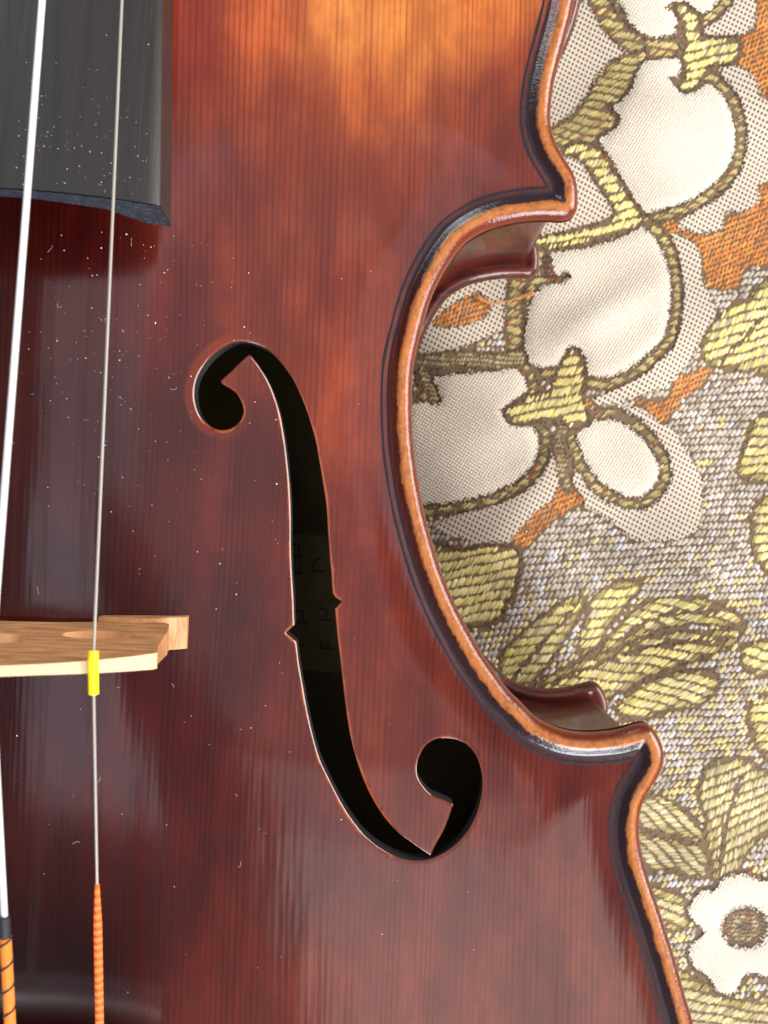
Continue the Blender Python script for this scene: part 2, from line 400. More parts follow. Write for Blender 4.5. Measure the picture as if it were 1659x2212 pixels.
def corner_at(u, v):
    r = np.zeros(len(u))
    for x, y in cor:
        r = np.maximum(r, np.exp(-(((np.abs(u)-x)**2+(v-y)**2)/2.6**2)))
    r = np.maximum(r, 0.55*smooth(v, 3.5, -1.5))
    return r

RINGS = [0, .006, .02, .045, .08, .12, .17, .21, .25, .29, .33, .37, .42, .48, .55, .66, .8]
rings = [offset_ring(OUT, d) for d in RINGS]
pts = [rings[0]]
for k, r in enumerate(rings[1:]):
    st = 1 if k < 12 else 2
    far = (r[:, 1] < -7) | (r[:, 1] > 10) | (r[:, 0] < -2)
    keep = (~far & (np.arange(len(r)) % st == 0)) | (far & (np.arange(len(r)) % 2 == 0))
    pts.append(r[keep])
def hole_rings(P, ds):
    out = []
    for d in ds:
        Q = P-normals_in(P)*d; dd = dist_poly(Q, P); k = (~in_poly(Q[:, 0], Q[:, 1], P)) & (dd > d*0.97)
        out.append(Q[k])
    return out
hr = hole_rings(FH, [.012, .03, .06, .11]) + hole_rings(FHL, [.05])
gx, gy = np.meshgrid(np.arange(-3.4, 9.8, 0.085), np.arange(-6.6, 9.6, 0.11)); gx[::2] += 0.04
ga = np.stack([gx.ravel(), gy.ravel()], 1)
hx, hy = np.meshgrid(np.arange(-10, 10.4, 0.45), np.arange(-16.5, 20, 0.45)); hb_ = np.stack([hx.ravel(), hy.ravel()], 1)
hb_ = hb_[~((hb_[:, 0] > -3.4) & (hb_[:, 1] > -6.6) & (hb_[:, 1] < 9.6))]
G = np.vstack([ga, hb_])
G = G[in_poly(G[:, 0], G[:, 1], OUT)]
G = G[dist_poly(G, OUT) > 0.86]
for P, m in ((FH, .13), (FHL, .12)):
    nb = (G[:, 0] > P[:, 0].min()-m) & (G[:, 0] < P[:, 0].max()+m) & (G[:, 1] > P[:, 1].min()-m) & (G[:, 1] < P[:, 1].max()+m)
    bad = np.zeros(len(G), bool); q = G[nb]
    bad[nb] = in_poly(q[:, 0], q[:, 1], P) | (dist_poly(q, P) < m)
    G = G[~bad]
nO, nF, nL = len(OUT), len(FH), len(FHL)
ALL = np.vstack([OUT, FH, FHL]+pts[1:]+hr+[G])
edges = [(i, (i+1) % nO) for i in range(nO)]+[(nO+i, nO+(i+1) % nF) for i in range(nF)]+[(nO+nF+i, nO+nF+(i+1) % nL) for i in range(nL)]
def cdt(P, E):
    vo, eo, fo, ov, oe, of = geometry.delaunay_2d_cdt([Vector(p) for p in P], E, [], 0, 1e-5)
    V2 = np.array([tuple(v) for v in vo]); T = np.array([tuple(f) for f in fo if len(f) == 3])
    mp = {}
    for k, l in enumerate(ov):
        for i in l: mp[i] = k
    return V2, T, mp
import time; t0 = time.time()
V2, T, mp = cdt(ALL, edges)
c_ = V2[T].mean(1)
keep = in_poly(c_[:, 0], c_[:, 1], OUT) & ~in_poly(c_[:, 0], c_[:, 1], FH) & ~in_poly(c_[:, 0], c_[:, 1], FHL)
T = T[keep]
print('cdt', len(V2), len(T), round(time.time()-t0, 1))
ED = dist_poly(V2, OUT)
HD = np.minimum(dist_poly(V2, FH), dist_poly(V2, FHL))
def top_z(u, v, ed, hd):
    return arch(u, v)+e_edge(ed)-0.010*np.clip(1-hd/.025, 0, 1)**2
Zt = top_z(V2[:, 0], V2[:, 1], ED, HD)
# orient up
a, b, cc = V2[T[:, 0]], V2[T[:, 1]], V2[T[:, 2]]
cr = (b[:, 0]-a[:, 0])*(cc[:, 1]-a[:, 1])-(b[:, 1]-a[:, 1])*(cc[:, 0]-a[:, 0]); T[cr < 0] = T[cr < 0][:, ::-1]
Zb = arch(V2[:, 0], V2[:, 1])-0.30
Zb = np.where(ED < 0.05, -0.27, Zb)
nV = len(V2)
def loop_idx(off, n): return np.array([mp[off+i] for i in range(n)])
lo, lf, ll = loop_idx(0, nO), loop_idx(nO, nF), loop_idx(nO+nF, nL)
PX_, PY_ = loc_p(V2[:, 0], V2[:, 1], Zt)
halo = smooth(PX_, 560, 440)*smooth(PY_, 1000, 900)*(V2[:, 0] > 0)
lipw = np.clip(smooth(PY_, 820, 900), 0.15, 1)
lipw = np.where((PY_ > 1590) & (PX_ > 850), 0.25, lipw)
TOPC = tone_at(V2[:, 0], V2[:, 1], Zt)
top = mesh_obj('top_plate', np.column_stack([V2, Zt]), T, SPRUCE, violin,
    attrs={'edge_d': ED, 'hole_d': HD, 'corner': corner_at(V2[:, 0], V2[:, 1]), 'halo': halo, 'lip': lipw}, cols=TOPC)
top['label'] = 'spruce front with straight grain, orange glow at the top and darker red below'
# outer side wall of the plate and its underside
def strip(A, ZA, B, ZB):
    n = len(A); V = np.vstack([np.column_stack([A, ZA]), np.column_stack([B, ZB])])
    return V, np.array([(i, (i+1) % n, n+(i+1) % n, n+i) for i in range(n)])
nin = normals_in(OUT)
lv = [(0, -.15), (.004, -.18), (.018, -.225), (.045, -.26)]
Vs = np.vstack([np.column_stack([OUT+nin*d, np.full(nO, z)]) for d, z in lv]); Fs = []
for k in range(3):
    for i in range(nO):
        j = (i+1) % nO; Fs.append((k*nO+i, k*nO+j, (k+1)*nO+j, (k+1)*nO+i))
lowc = np.tile(np.array(lin(110, 40, 14)), (len(Vs), 1))
mesh_obj('plate_edge', Vs, np.array(Fs), SPRUCE, top, attrs={'edge_d': np.tile([0.0], len(Vs)), 'hole_d': np.full(len(Vs), 1.0), 'corner': np.zeros(len(Vs)), 'halo': np.zeros(len(Vs)), 'lip': np.zeros(len(Vs))}, cols=lowc)
mesh_obj('plate_underside', np.column_stack([V2, Zb]), T[:, ::-1], None, top, mats=[INNER, MAPLE], fmat=(ED[T].mean(1) < .34).astype(int))
def zat(P): return top_z(P[:, 0], P[:, 1], dist_poly(P, OUT), np.zeros(len(P)))
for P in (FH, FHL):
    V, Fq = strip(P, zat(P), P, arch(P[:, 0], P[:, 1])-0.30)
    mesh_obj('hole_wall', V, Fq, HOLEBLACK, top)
# purfling: two black strips let into the plate
def offs(d, st=1):
    return offset_ring(OUT, d)
def purf_strip(d, w):
    C0 = offs(d)
    # drop nearly coincident points
    keep = [0]
    for i in range(1, len(C0)):
        if np.linalg.norm(C0[i]-C0[keep[-1]]) > 0.03: keep.append(i)
    C0 = C0[keep]; n = normals_in(C0)
    jit = 1+0.25*np.sin(np.arange(len(C0))*0.31)*np.sin(np.arange(len(C0))*0.083+1)
    A = C0+n*(w/2)*jit[:, None]; B = C0-n*(w/2)*jit[:, None]
    za = top_z(A[:, 0], A[:, 1], dist_poly(A, OUT), np.ones(len(A)))+0.003
    zb = top_z(B[:, 0], B[:, 1], dist_poly(B, OUT), np.ones(len(B)))+0.003
    zc = top_z(C0[:, 0], C0[:, 1], dist_poly(C0, OUT), np.ones(len(C0)))+0.006
    m = len(C0); V = np.vstack([np.column_stack([A, za]), np.column_stack([C0, zc]), np.column_stack([B, zb])])
    Fq = [(i, (i+1) % m, m+(i+1) % m, m+i) for i in range(m)]+[(m+i, m+(i+1) % m, 2*m+(i+1) % m, 2*m+i) for i in range(m)]
    return mesh_obj('purfling', V, np.array(Fq), PURF, top)
purf_strip(0.345, 0.038); purf_strip(0.435, 0.036)

# ribs
RB = offset_ring(OUT, 0.27)
keep = [0]
for i in range(1, len(RB)):
    if np.linalg.norm(RB[i]-RB[keep[-1]]) > 0.03: keep.append(i)
RB = RB[keep]; m = len(RB)
zs = [-0.24, -0.8, -1.4, -2.0, -2.6, -3.45]
V = np.vstack([np.column_stack([RB, np.full(m, z)]) for z in zs])
Fq = np.array([(k*m+i, k*m+(i+1) % m, (k+1)*m+(i+1) % m, (k+1)*m+i) for k in range(len(zs)-1) for i in range(m)])
mesh_obj('ribs', V, Fq, MAPLE, violin)
RI = offset_ring(OUT, 0.40)[::2]; m = len(RI)
V, Fq = strip(RI, np.full(m, -0.25), RI, np.full(m, -3.5)); mesh_obj('rib_lining', V, Fq, INNER, violin)

# back plate
OB = OUT
rb = [offset_ring(OB, d) for d in (0, .01, .03, .07, .12, .17, .22, .28, .36)]
gx, gy = np.meshgrid(np.arange(-10, 10, 0.35), np.arange(-16.5, 20, 0.35)); gb = np.stack([gx.ravel(), gy.ravel()], 1)
gb = gb[in_poly(gb[:, 0], gb[:, 1], OB)]; gb = gb[dist_poly(gb, OB) > .42]
VB, TB, mpb = cdt(np.vstack(rb+[gb]), [(i, (i+1) % nO) for i in range(nO)])
c_ = VB[TB].mean(1); TB = TB[in_poly(c_[:, 0], c_[:, 1], OB)]
a, b, cc = VB[TB[:, 0]], VB[TB[:, 1]], VB[TB[:, 2]]
cr = (b[:, 0]-a[:, 0])*(cc[:, 1]-a[:, 1])-(b[:, 1]-a[:, 1])*(cc[:, 0]-a[:, 0]); TB[cr < 0] = TB[cr < 0][:, ::-1]
DB = dist_poly(VB, OB); r = .13
zt = np.where(DB < r, -3.38-.17*(1-np.sqrt(np.clip(1-(1-np.clip(DB, 0, r)/r)**2, 0, 1))), -3.38-.05*smooth(DB, r, .25))
zt = zt-arch(VB[:, 0], VB[:, 1], 1.15)*smooth(DB, .3, .8)
isin = (DB[TB].mean(1) > 0.33).astype(int)
back = mesh_obj('back_plate', np.column_stack([VB, zt]), TB, None, violin, mats=[MAPLE, INNER], fmat=isin)
zb = -3.72-arch(VB[:, 0], VB[:, 1], 1.2); zb = np.where(DB < .08, -3.55-.17*np.sqrt(np.clip(DB/.08, 0, 1)), zb)
mesh_obj('back_underside', np.column_stack([VB, zb]), TB[:, ::-1], MAPLE, back)

# fingerboard (local u, v, z)
fb_v0 = 4.95; FBW = .95
pu = [(a*.975, b-.2) for a, b in [(-2.0, 2.10), (-1.93, 2.12), (-1.72, 2.23), (-1.5, 2.5), (-1.36, 2.72), (-1.1, 2.83), (-.84, 2.93), (-.45, 3.05), (0, 3.08)]]
under = pu+[(-a, b) for a, b in pu[::-1][1:]]
topc = [(2.0, 2.66)]+[(u, 3.14-(4.6-math.sqrt(4.6**2-u*u))) for u in np.linspace(1.97, -1.97, 33)]+[(-2.0, 2.66)]
prof = topc[:]                      # right ridge -> left ridge, then the underside back
sec = np.array(prof+under, float); ns = len(sec)
stations = [(fb_v0, 0), (5.4, 0), (6.5, 0), (8, 0), (11, 0), (15, 0), (20, 0), (26, 0), (31.5, 0)]
V = []
for v, _ in stations:
    k = (v-fb_v0); sc = 1-0.024*k
    for u, z in sec: V.append((u*FBW*max(sc, .55), v, z-0.115*k))
Fs = []
for i in range(len(stations)-1):
    for k in range(ns):
        j = (k+1) % ns; Fs.append((i*ns+k, i*ns+j, (i+1)*ns+j, (i+1)*ns+k))
fb = mesh_obj('fingerboard', V, Fs, EBONY, violin, smooth_=True)
fb.data.attributes  # smooth top, crisp ridge
m_ = fb.modifiers.new('es', 'EDGE_SPLIT'); m_.split_angle = math.radians(35)
# end face with a small chamfer, hollow below
n = len(prof); ev_ = []
tri = geometry.delaunay_2d_cdt([Vector(p) for p in sec], [(i, (i+1) % ns) for i in range(ns)], [], 1, 1e-6)
ptsE = [tuple(p) for p in tri[0]]
mesh_obj('board_end', [(p[0]*FBW, fb_v0-0.012, p[1]) for p in ptsE], [tuple(f) for f in tri[2]], EBONY_END, fb, smooth_=False)
nk = []
for v in (19.3, 20.5, 24, 31):
    zc = 3.0-0.115*(v-fb_v0); 
    for k in range(13):
        w = math.pi*k/12; nk.append((1.45*math.cos(w), v, zc-0.2-1.3*math.sin(w)*(1.6 if v < 20 else 1)))
mesh_obj('neck', nk, [(i*13+k, i*13+k+1, (i+1)*13+k+1, (i+1)*13+k) for i in range(3) for k in range(12)], MAPLE, violin)

# bridge
def az(u): return float(arch(np.array([u]), np.array([0.0]))[0])
def top_b(u): return 4.22-(2.9-math.sqrt(2.9**2-u*u))
right = [(0, 1.52), (.45, 1.50), (.82, 1.42), (.93, az(.93)+.22), (.96, az(.96)+.20), (1.72, az(1.72)+.34), (1.86, 1.40), (1.90, 1.60), (1.93, 1.75),
         (1.96, 1.90), (1.98, 2.10), (2.01, 2.34), (2.04, 2.62), (2.07, 2.85), (2.10, 3.0), (2.13, 3.12), (2.15, 3.22)]
right += [(u, top_b(u)) for u in np.linspace(2.12, 0.0, 14)]
rp = catmull(right[:17], False, 0.12); rp = [tuple(p) for p in rp]+right[17:]
poly = rp[:-1]+[(0, top_b(0))]+[(-a, b) for a, b in rp[:-1][::-1] if a > 1e-6]
def ell(cx, cz, a, b, n=28, dent=0.0):
    return [(cx+a*math.cos(t)*(1), cz+b*math.sin(t)-dent*math.exp(-(math.cos(t)/.3)**2)*(1 if math.sin(t) > 0 else 0)) for t in np.linspace(0, 2*math.pi, n, endpoint=False)]
holes = [ell(1.23, 2.28, .43, .27), ell(-1.23, 2.28, .43, .27), ell(0, 2.72, .55, .34, dent=.12)]
def vf(z): return .04-.045*(z-1.1)
def th(z): return .34-.23*min(1, max(0, (z-1.3)/2.7))
loops = [poly]+holes; PB = []; EB = []; 
for L in loops:
    o = len(PB); PB += L; EB += [(o+i, o+(i+1) % len(L)) for i in range(len(L))]
tri = geometry.delaunay_2d_cdt([Vector(p) for p in PB], EB, [], 0, 1e-6)
P2 = np.array([tuple(p) for p in tri[0]]); TT = np.array([tuple(f) for f in tri[2] if len(f) == 3]); c_ = P2[TT].mean(1)
kp = in_poly(c_[:, 0], c_[:, 1], poly)
for h in holes: kp &= ~in_poly(c_[:, 0], c_[:, 1], h)
TT = TT[kp]
a, b, cc = P2[TT[:, 0]], P2[TT[:, 1]], P2[TT[:, 2]]
cr = (b[:, 0]-a[:, 0])*(cc[:, 1]-a[:, 1])-(b[:, 1]-a[:, 1])*(cc[:, 0]-a[:, 0]); TT[cr < 0] = TT[cr < 0][:, ::-1]
n2 = len(P2)
Vb = [(p[0], vf(p[1]), p[1]) for p in P2]+[(p[0], vf(p[1])-th(p[1]), p[1]) for p in P2]
Fb = [tuple(t)[::-1] for t in TT]+[tuple(x+n2 for x in t) for t in TT]
bridge = mesh_obj('bridge', Vb, Fb, BRIDGE, violin, smooth_=False)
bridge['label'] = 'pale maple bridge with cut-outs standing under the strings'
Vw = []; Fw = []
for L in loops:
    o = len(Vw); n = len(L)
    for q in L: Vw.append((q[0], vf(q[1]), q[1]))
    for q in L: Vw.append((q[0], vf(q[1])-th(q[1]), q[1]))
    Fw += [(o+i, o+(i+1) % n, o+n+(i+1) % n, o+n+i) for i in range(n)]
mesh_obj('bridge_edge', Vw, Fw, None, bridge, smooth_=False, mats=[BRIDGE, BRIDGE_CUT], fmat=[1 if (i < len(poly) and Vw[f[0]][2] > 3.2) else 0 for i, f in enumerate(Fw)])
for sgn in (1, -1):
    us = np.linspace(.94, 2.0, 14); Vf = []; 
    for u in us:
        b0 = az(u)+0.002; t = (u-.94)/1.13; hgt = .18+.14*math.exp(-((u-1.5)/.28)**2)-.12*max(0, (t-.7)/.3)
        for (dv, zz) in ((.085, b0), (.085, b0+hgt-.03), (.07, b0+hgt), (-.33, b0+hgt), (-.35, b0+hgt-.03), (-.35, b0)):
            Vf.append((sgn*u, dv, zz))
    n = len(us); Ff = [(i*6+k, i*6+(k+1) % 6, (i+1)*6+(k+1) % 6, (i+1)*6+k) for i in range(n-1) for k in range(6)]
    Ff += [tuple(range(6)), tuple((n-1)*6+k for k in range(6))]
    mesh_obj('foot', Vf, Ff, BRIDGE, bridge, smooth_=False)

# strings
STEEL = simple('string_steel', (.40, .37, .32), .42, .35, .05)
SILVER = simple('string_wound_aluminium', (.93, .93, .92), .34, 1.0, .03)
N = NT('wound_string'); tcn = N.coord((1, 1, 1)); wv_ = N.n('ShaderNodeTexWave', bands_direction='Y', i_Vector=tcn); wv_.inputs['Scale'].default_value = 16
WOUND = N.set(Base_Color=(.80, .80, .78, 1), Metallic=0.35, Roughness=0.4, Normal=N.bump(wv_.outputs[1], 0.003))
N = NT('orange_silk'); wv_ = N.n('ShaderNodeTexWave', bands_direction='Y', i_Vector=N.coord((1, 1, 1))); wv_.inputs['Scale'].default_value = 3.4; wv_.inputs['Distortion'].default_value = 2
SILK = N.set(Base_Color=N.mix(wv_.outputs[1], lin4(236, 96, 28), lin4(252, 128, 54)), Roughness=0.8, Normal=N.bump(wv_.outputs[1], 0.02))
SILK2 = simple('amber_silk', lin4(226, 126, 34), .8)
BLK = simple('black_silk', lin4(26, 30, 36), .7)
YEL = simple('yellow_tube', lin4(250, 226, 24), .35, 0, .06, 8)
names = {'E': (1.63, 3.78, .0165, STEEL), 'A': (.76, 4.19, .037, WOUND), 'D': (-.50, 4.22, .045, WOUND), 'G': (-1.60, 3.80, .05, WOUND)}
def string_z(v, z0): return z0-0.10*(v+.08) if v >= -.08 else z0+0.205*(v+.08)
tail_u = {'E': 1.54, 'A': .74, 'D': -.5, 'G': -1.5}
slope = {'E': .016, 'A': -.007, 'D': -.012, 'G': -.02}
sobj = {}
for k, (u0, z0, r, mt) in names.items():
    path = []
    for v in [31, 20, 12, 8, 6, 4, 2, 1, .3, 0, -.08, -.14, -.2, -.5, -1, -2, -3, -4, -5.2, -5.9]:
        if v >= -.08: u = u0-slope[k]*(v+.08)*1.0
        else: u = u0+(tail_u[k]-u0)*((-.08-v)/5.6)
        path.append((u, v, string_z(v, z0)+r*.6))
    V, Fq = tube(path, r, 12)
    s = mesh_obj('string', V, Fq, mt, violin); sobj[k] = s
    s['label'] = {'E': 'thin steel string, rightmost, in a yellow sleeve at the bridge', 'A': 'thick pale string at the left edge of the picture', 'D': 'third string, outside the frame', 'G': 'fourth string, outside the frame'}[k]
def on_string(k, v):
    u0, z0, r, _ = names[k]
    u = u0-slope[k]*(v+.08) if v >= -.08 else u0+(tail_u[k]-u0)*((-.08-v)/5.6)
    return (u, v, string_z(v, z0)+r*.6)
def taper_path(k, v0, v1, rr, n=60, wob=0.0, taper=.12):
    vs = np.linspace(v0, v1, n); P = [on_string(k, v) for v in vs]
    R = []
    for i, v in enumerate(vs):
        t = abs(v-v0); q = min(1, .55+.45*t/taper) if taper else 1
        R.append(rr*q*(1+wob*math.sin(i*2*math.pi/5.0)+wob*.4*random.uniform(-1, 1)))
    return P, R
P, R = taper_path('E', .03, -.42, .054, 24, 0, 0); P = [(a, b, c) for a, b, c in P]
V, Fq = tube(P, R, 16); mesh_obj('sleeve', V, Fq, YEL, sobj['E'])
P, R = taper_path('E', -2.56, -5.9, .047, 200, .022, .5); V, Fq = tube(P, R, 12); mesh_obj('silk_winding', V, Fq, SILK, sobj['E'])
P, R = taper_path('A', -2.76, -3.0, .056, 12, 0, 0); V, Fq = tube(P, R, 14); mesh_obj('silk_winding', V, Fq, BLK, sobj['A'])['label'] = 'black band of silk'
P, R = taper_path('A', -3.0, -5.9, .060, 40, 0, 0); V, Fq = tube(P, R, 14); mesh_obj('silk_winding', V, Fq, SILK2, sobj['A'])['label'] = 'amber silk'
hel = []
for i in range(500):
    v = -3.0-2.8*i/500; u, _, z = on_string('A', v); w = -2*math.pi*(v+3.0)/.27
    hel.append((u+.062*math.cos(w), v, z+.062*math.sin(w)))
V, Fq = tube(hel, .011, 6); mesh_obj('spiral_thread', V, Fq, BLK, sobj['A'])

# tailpiece
V = []; ss = []
for v, hwid, z0 in ((-5.45, 2.05, 2.62), (-5.6, 2.12, 2.62), (-7, 1.95, 2.35), (-10, 1.5, 1.8), (-15.6, 1.0, 1.1)):
    ring = [(hwid*math.sin(a), v, z0-.75*(1-math.cos(a))*1.0+ .0) for a in np.linspace(-1.35, 1.35, 15)]
    ring += [(hwid*.93*math.sin(a), v, z0-.22-.72*(1-math.cos(a))) for a in np.linspace(1.3, -1.3, 13)]
    V += ring; ss.append(len(ring))
n = ss[0]; Fq = [(i*n+k, i*n+(k+1) % n, (i+1)*n+(k+1) % n, (i+1)*n+k) for i in range(4) for k in range(n)]
top_i = list(range(15)); bot = list(range(15, 28))
for k in range(14):
    b1_, b2_ = 27-min(k, 12), 27-min(k+1, 12); Fq.append(tuple(dict.fromkeys((k, k+1, b2_, b1_))))
tailp = mesh_obj('tailpiece', V, Fq, EBONY, violin)
V = []  # unseen metal bar, added and tilted to mirror a bright band into the varnish
for a in np.linspace(-1.2, 1.2, 21):
    for dv, dz in ((-5.32, -.10), (-5.58, -.80), (-5.76, -.80), (-5.60, -.10)): V.append((2.05*math.sin(a), dv, 2.62-.75*(1-math.cos(a))+dz))
mesh_obj('glint_bar', V, [(i*4+k, i*4+(k+1) % 4, (i+1)*4+(k+1) % 4, (i+1)*4+k) for i in range(20) for k in range(4)]+[(0, 1, 2, 3), (83, 82, 81, 80)], simple('grey_metal', (.9, .9, .92), .42, 1.0, .05), tailp)

# paper label on the inside of the back
N = NT('label_paper'); f = N.noise(N.coord((3, 3, 3)), 1.0, 4)
PAPER = N.set(Base_Color=N.mix(f, lin4(136, 122, 80), lin4(104, 92, 58)), Roughness=0.85)
INK = simple('label_ink', (.05, .044, .028), .7)
lx, ly = p_loc(686, 1300, -4.2)
def back_in(u, v): return -3.43-float(arch(np.array([u]), np.array([v]), 1.15)[0])
V = []; nx, ny = 13, 19
for j in range(ny):
    for i in range(nx):
        u = lx-1.6+3.0*i/(nx-1); v = ly-1.25+2.5*j/(ny-1); V.append((u, v, back_in(u, v)+.012))
Fq = [(j*nx+i, j*nx+i+1, (j+1)*nx+i+1, (j+1)*nx+i) for j in range(ny-1) for i in range(nx-1)]
lab = mesh_obj('paper_label', V, Fq, PAPER, violin)
for ch, px, py in (('H', 655, 1186), ('E', 656, 1228), ('D', 700, 1216), ('H', 662, 1325), ('H', 712, 1318), ('T', 658, 1386), ('F', 716, 1384)):
    cu = bpy.data.curves.new('letter', 'FONT'); cu.body = ch; cu.size = .42; cu.extrude = .002; cu.align_x = 'CENTER'; cu.align_y = 'CENTER'; cu.resolution_u = 3
    ob = bpy.data.objects.new('tmp', cu); COL.objects.link(ob); dg = bpy.context.evaluated_depsgraph_get()
    me = bpy.data.meshes.new_from_object(ob.evaluated_get(dg)); bpy.data.objects.remove(ob)
    me.materials.clear(); me.materials.append(INK)
    o = bpy.data.objects.new('letter', me); COL.objects.link(o); o.parent = lab
    u, v = p_loc(px, py, -4.45); o.location = (float(u), float(v), back_in(float(u), float(v))+.02); o.rotation_euler = (0, 0, math.pi/2)

# ------------------------------------------------------------------ dust and lint
DUST = simple('rosin_dust', (.9, .86, .84), .9, 0, .05)
V = []; Fq = []
def fleck(c, s, el, ang, nrm=(0, 0, 1)):
    o = len(V); ca, sa = math.cos(ang), math.sin(ang)
    for k in range(5):
        w = 2*math.pi*k/5; x = s*el*math.cos(w)*random.uniform(.7, 1.2); y = s*math.sin(w)*random.uniform(.7, 1.2)
        V.append((c[0]+x*ca-y*sa, c[1]+x*sa+y*ca, c[2]+.001))
    V.append((c[0], c[1], c[2]+s*1.1)); V.append((c[0], c[1], c[2]-.002))
    for k in range(5): Fq.append((o+k, o+(k+1) % 5, o+5)); Fq.append((o+(k+1) % 5, o+k, o+6))
def surf(px, py):
    z = 0.9
    for _ in range(6):
        u, v = p_loc(px, py, z); z = float(top_z(np.array([u]), np.array([v]), dist_poly(np.array([[u, v]]), OUT), np.ones(1))[0])
    return float(u), float(v), z
cnt = 0
while cnt < 210:
    r_ = random.random()
    if r_ < .62: px, py = random.gauss(260, 130), random.gauss(760, 210)
    elif r_ < .8: px, py = random.uniform(20, 640), random.uniform(500, 2150)
    else: px, py = random.uniform(300, 1200), random.uniform(500, 2200)
    if px < 2 or px > 1220 or py < 500 or py > 2210: continue
    u, v, z = surf(px, py)
    q = np.array([[u, v]])
    if in_poly(q[:, 0], q[:, 1], FH)[0] or dist_poly(q, OUT)[0] < .5 or (-.35 < v < .2 and u < 2.1) : continue
    s = random.choice([.003, .004, .004, .005, .006, .008]) if random.random() < .97 else .011
    fleck((u, v, z), s, random.uniform(1, 1.8), random.uniform(0, 3.14)); cnt += 1
lw = [to_world(a[0], a[1]) for a in V]; V = [(float(w[0]), float(w[1]), a[2]) for w, a in zip(lw, V)]
d = mesh_obj('rosin_dust', V, Fq, DUST); tag(d, kind='stuff', label='fine white rosin dust and lint scattered on the varnish', category='dust')
V = []; Fq = []
for _ in range(110):
    u = random.uniform(.4, 1.8); v = 5.0+abs(random.gauss(0, .8)); k = v-fb_v0
    fleck((u, v, 3.14-(4.6-math.sqrt(4.6**2-u*u))-.115*k), random.choice([.002, .003, .003, .005]), random.uniform(1, 1.7), random.uniform(0, 3))
lw = [to_world(a[0], a[1]) for a in V]; V = [(float(w[0]), float(w[1]), a[2]) for w, a in zip(lw, V)]
d = mesh_obj('rosin_dust', V, Fq, DUST); tag(d, kind='stuff', label='white rosin dust on the black fingerboard end', category='dust')
lp = []
for _ in range(20):
    px, py = random.uniform(30, 620), random.uniform(520, 2000)
    u, v, z = surf(px, py); q = np.array([[u, v]])
    if in_poly(q[:, 0], q[:, 1], FH)[0] or (-.5 < v < .3): continue
    a0 = random.uniform(0, 6.28); bend = random.uniform(-30, 30); P = []; x, y = to_world(u, v); x, y = float(x), float(y)
    for i in range(9):
        P.append((x, y, z+.006)); x += .014*math.cos(a0); y += .014*math.sin(a0); a0 += bend*.014*random.uniform(.6, 1.5)
    lp.append(tube(P, .0011, 4))
V, Fq = merge(lp); d = mesh_obj('lint', V, Fq, DUST); tag(d, kind='stuff', label='tiny curled lint fibres lying on the dark red varnish', category='lint')
# ------------------------------------------------------------------ brocade cloth
CZ = -5.0; CK = (CAMZ-CZ)/F
g1 = np.random.default_rng(3)
WV = [(g1.uniform(.25, 1.5), g1.uniform(0, math.pi), g1.uniform(0, 6.28)) for _ in range(14)]
def cloth_z(X, Y):
    z = np.zeros(np.shape(X))
    for f_, a_, p_ in WV:
        z = z+0.035/(.4+f_)*np.sin((X*math.cos(a_)+Y*math.sin(a_))*f_*2.2+p_)
    # soft folds lying along the right of the instrument
    for (x0, y0, a_, w_, h_, l_) in FOLDS:
        dx, dy = X-x0, Y-y0; s_ = dx*math.cos(a_)+dy*math.sin(a_); t_ = -dx*math.sin(a_)+dy*math.cos(a_)
        z = z+h_*np.exp(-(t_/w_)**2)*np.exp(-(s_/l_)**2)
    return CZ+z
FOLDS = [(5.6, 6.2, 2.3, .45, .10, 1.3), (4.3, 3.9, .5, .4, .13, 1.2), (5.0, 5.2, -.6, .4, -.10, 1.1), (2.2, 1.6, .3, .5, .12, 1.6), (3.0, .6, .9, .4, .10, 1.3), (6.4, -2.2, -.7, .9, .12, 3), (4.2, -1.4, .4, .8, .10, 2.5), (6.2, -6.5, 1.1, .8, .12, 2.4), (4.6, 7.8, -.4, .5, .10, 1.6)]
def cp(px, py): return (np.asarray(px, float)-CX)*CK, (CY-np.asarray(py, float))*CK
CELL = 3.0
GX0, GY0, GX1, GY1 = 540, -540, 2280, 2700
cx_ = np.arange(GX0, GX1, CELL); cy_ = np.arange(GY0, GY1, CELL)
MX, MY = np.meshgrid(cx_+CELL/2, cy_+CELL/2)
RID = np.zeros(MX.shape, int)            # region id per cell
REG = [dict(name='ground_floats', cls='G')]
jag = g1.normal(0, 2.0, MX.shape)+1.5*np.sin((MX+MY)*.75)
def poly_sd(P):
    P = np.array(P, float); q = np.column_stack([MX.ravel(), MY.ravel()])
    bb = (q[:, 0] > P[:, 0].min()-50) & (q[:, 0] < P[:, 0].max()+50) & (q[:, 1] > P[:, 1].min()-50) & (q[:, 1] < P[:, 1].max()+50)
    sd = np.full(len(q), 1e3); qq = q[bb]
    d = dist_poly(qq, P); sd[bb] = np.where(in_poly(qq[:, 0], qq[:, 1], P), -d, d); return sd.reshape(MX.shape)
def line_d(P):
    P = catmull(P, False, 12); q = np.column_stack([MX.ravel(), MY.ravel()])
    bb = (q[:, 0] > P[:, 0].min()-60) & (q[:, 0] < P[:, 0].max()+60) & (q[:, 1] > P[:, 1].min()-60) & (q[:, 1] < P[:, 1].max()+60)
    d = np.full(len(q), 1e3); d[bb] = dist_poly(q[bb], P, False); return d.reshape(MX.shape)
def reg(name, cls, mask, **kw):
    REG.append(dict(name=name, cls=cls, **kw)); RID[mask] = len(REG)-1
def area_(name, cls, P, border=0, grow=0, bname=None, **kw):
    sd = poly_sd(catmull(P, True, 10) if len(P) > 3 else P)+jag-grow
    if border: reg(bname or name+'_outline', 'B', sd < border, **kw)
    reg(name, cls, sd < 0, **kw)
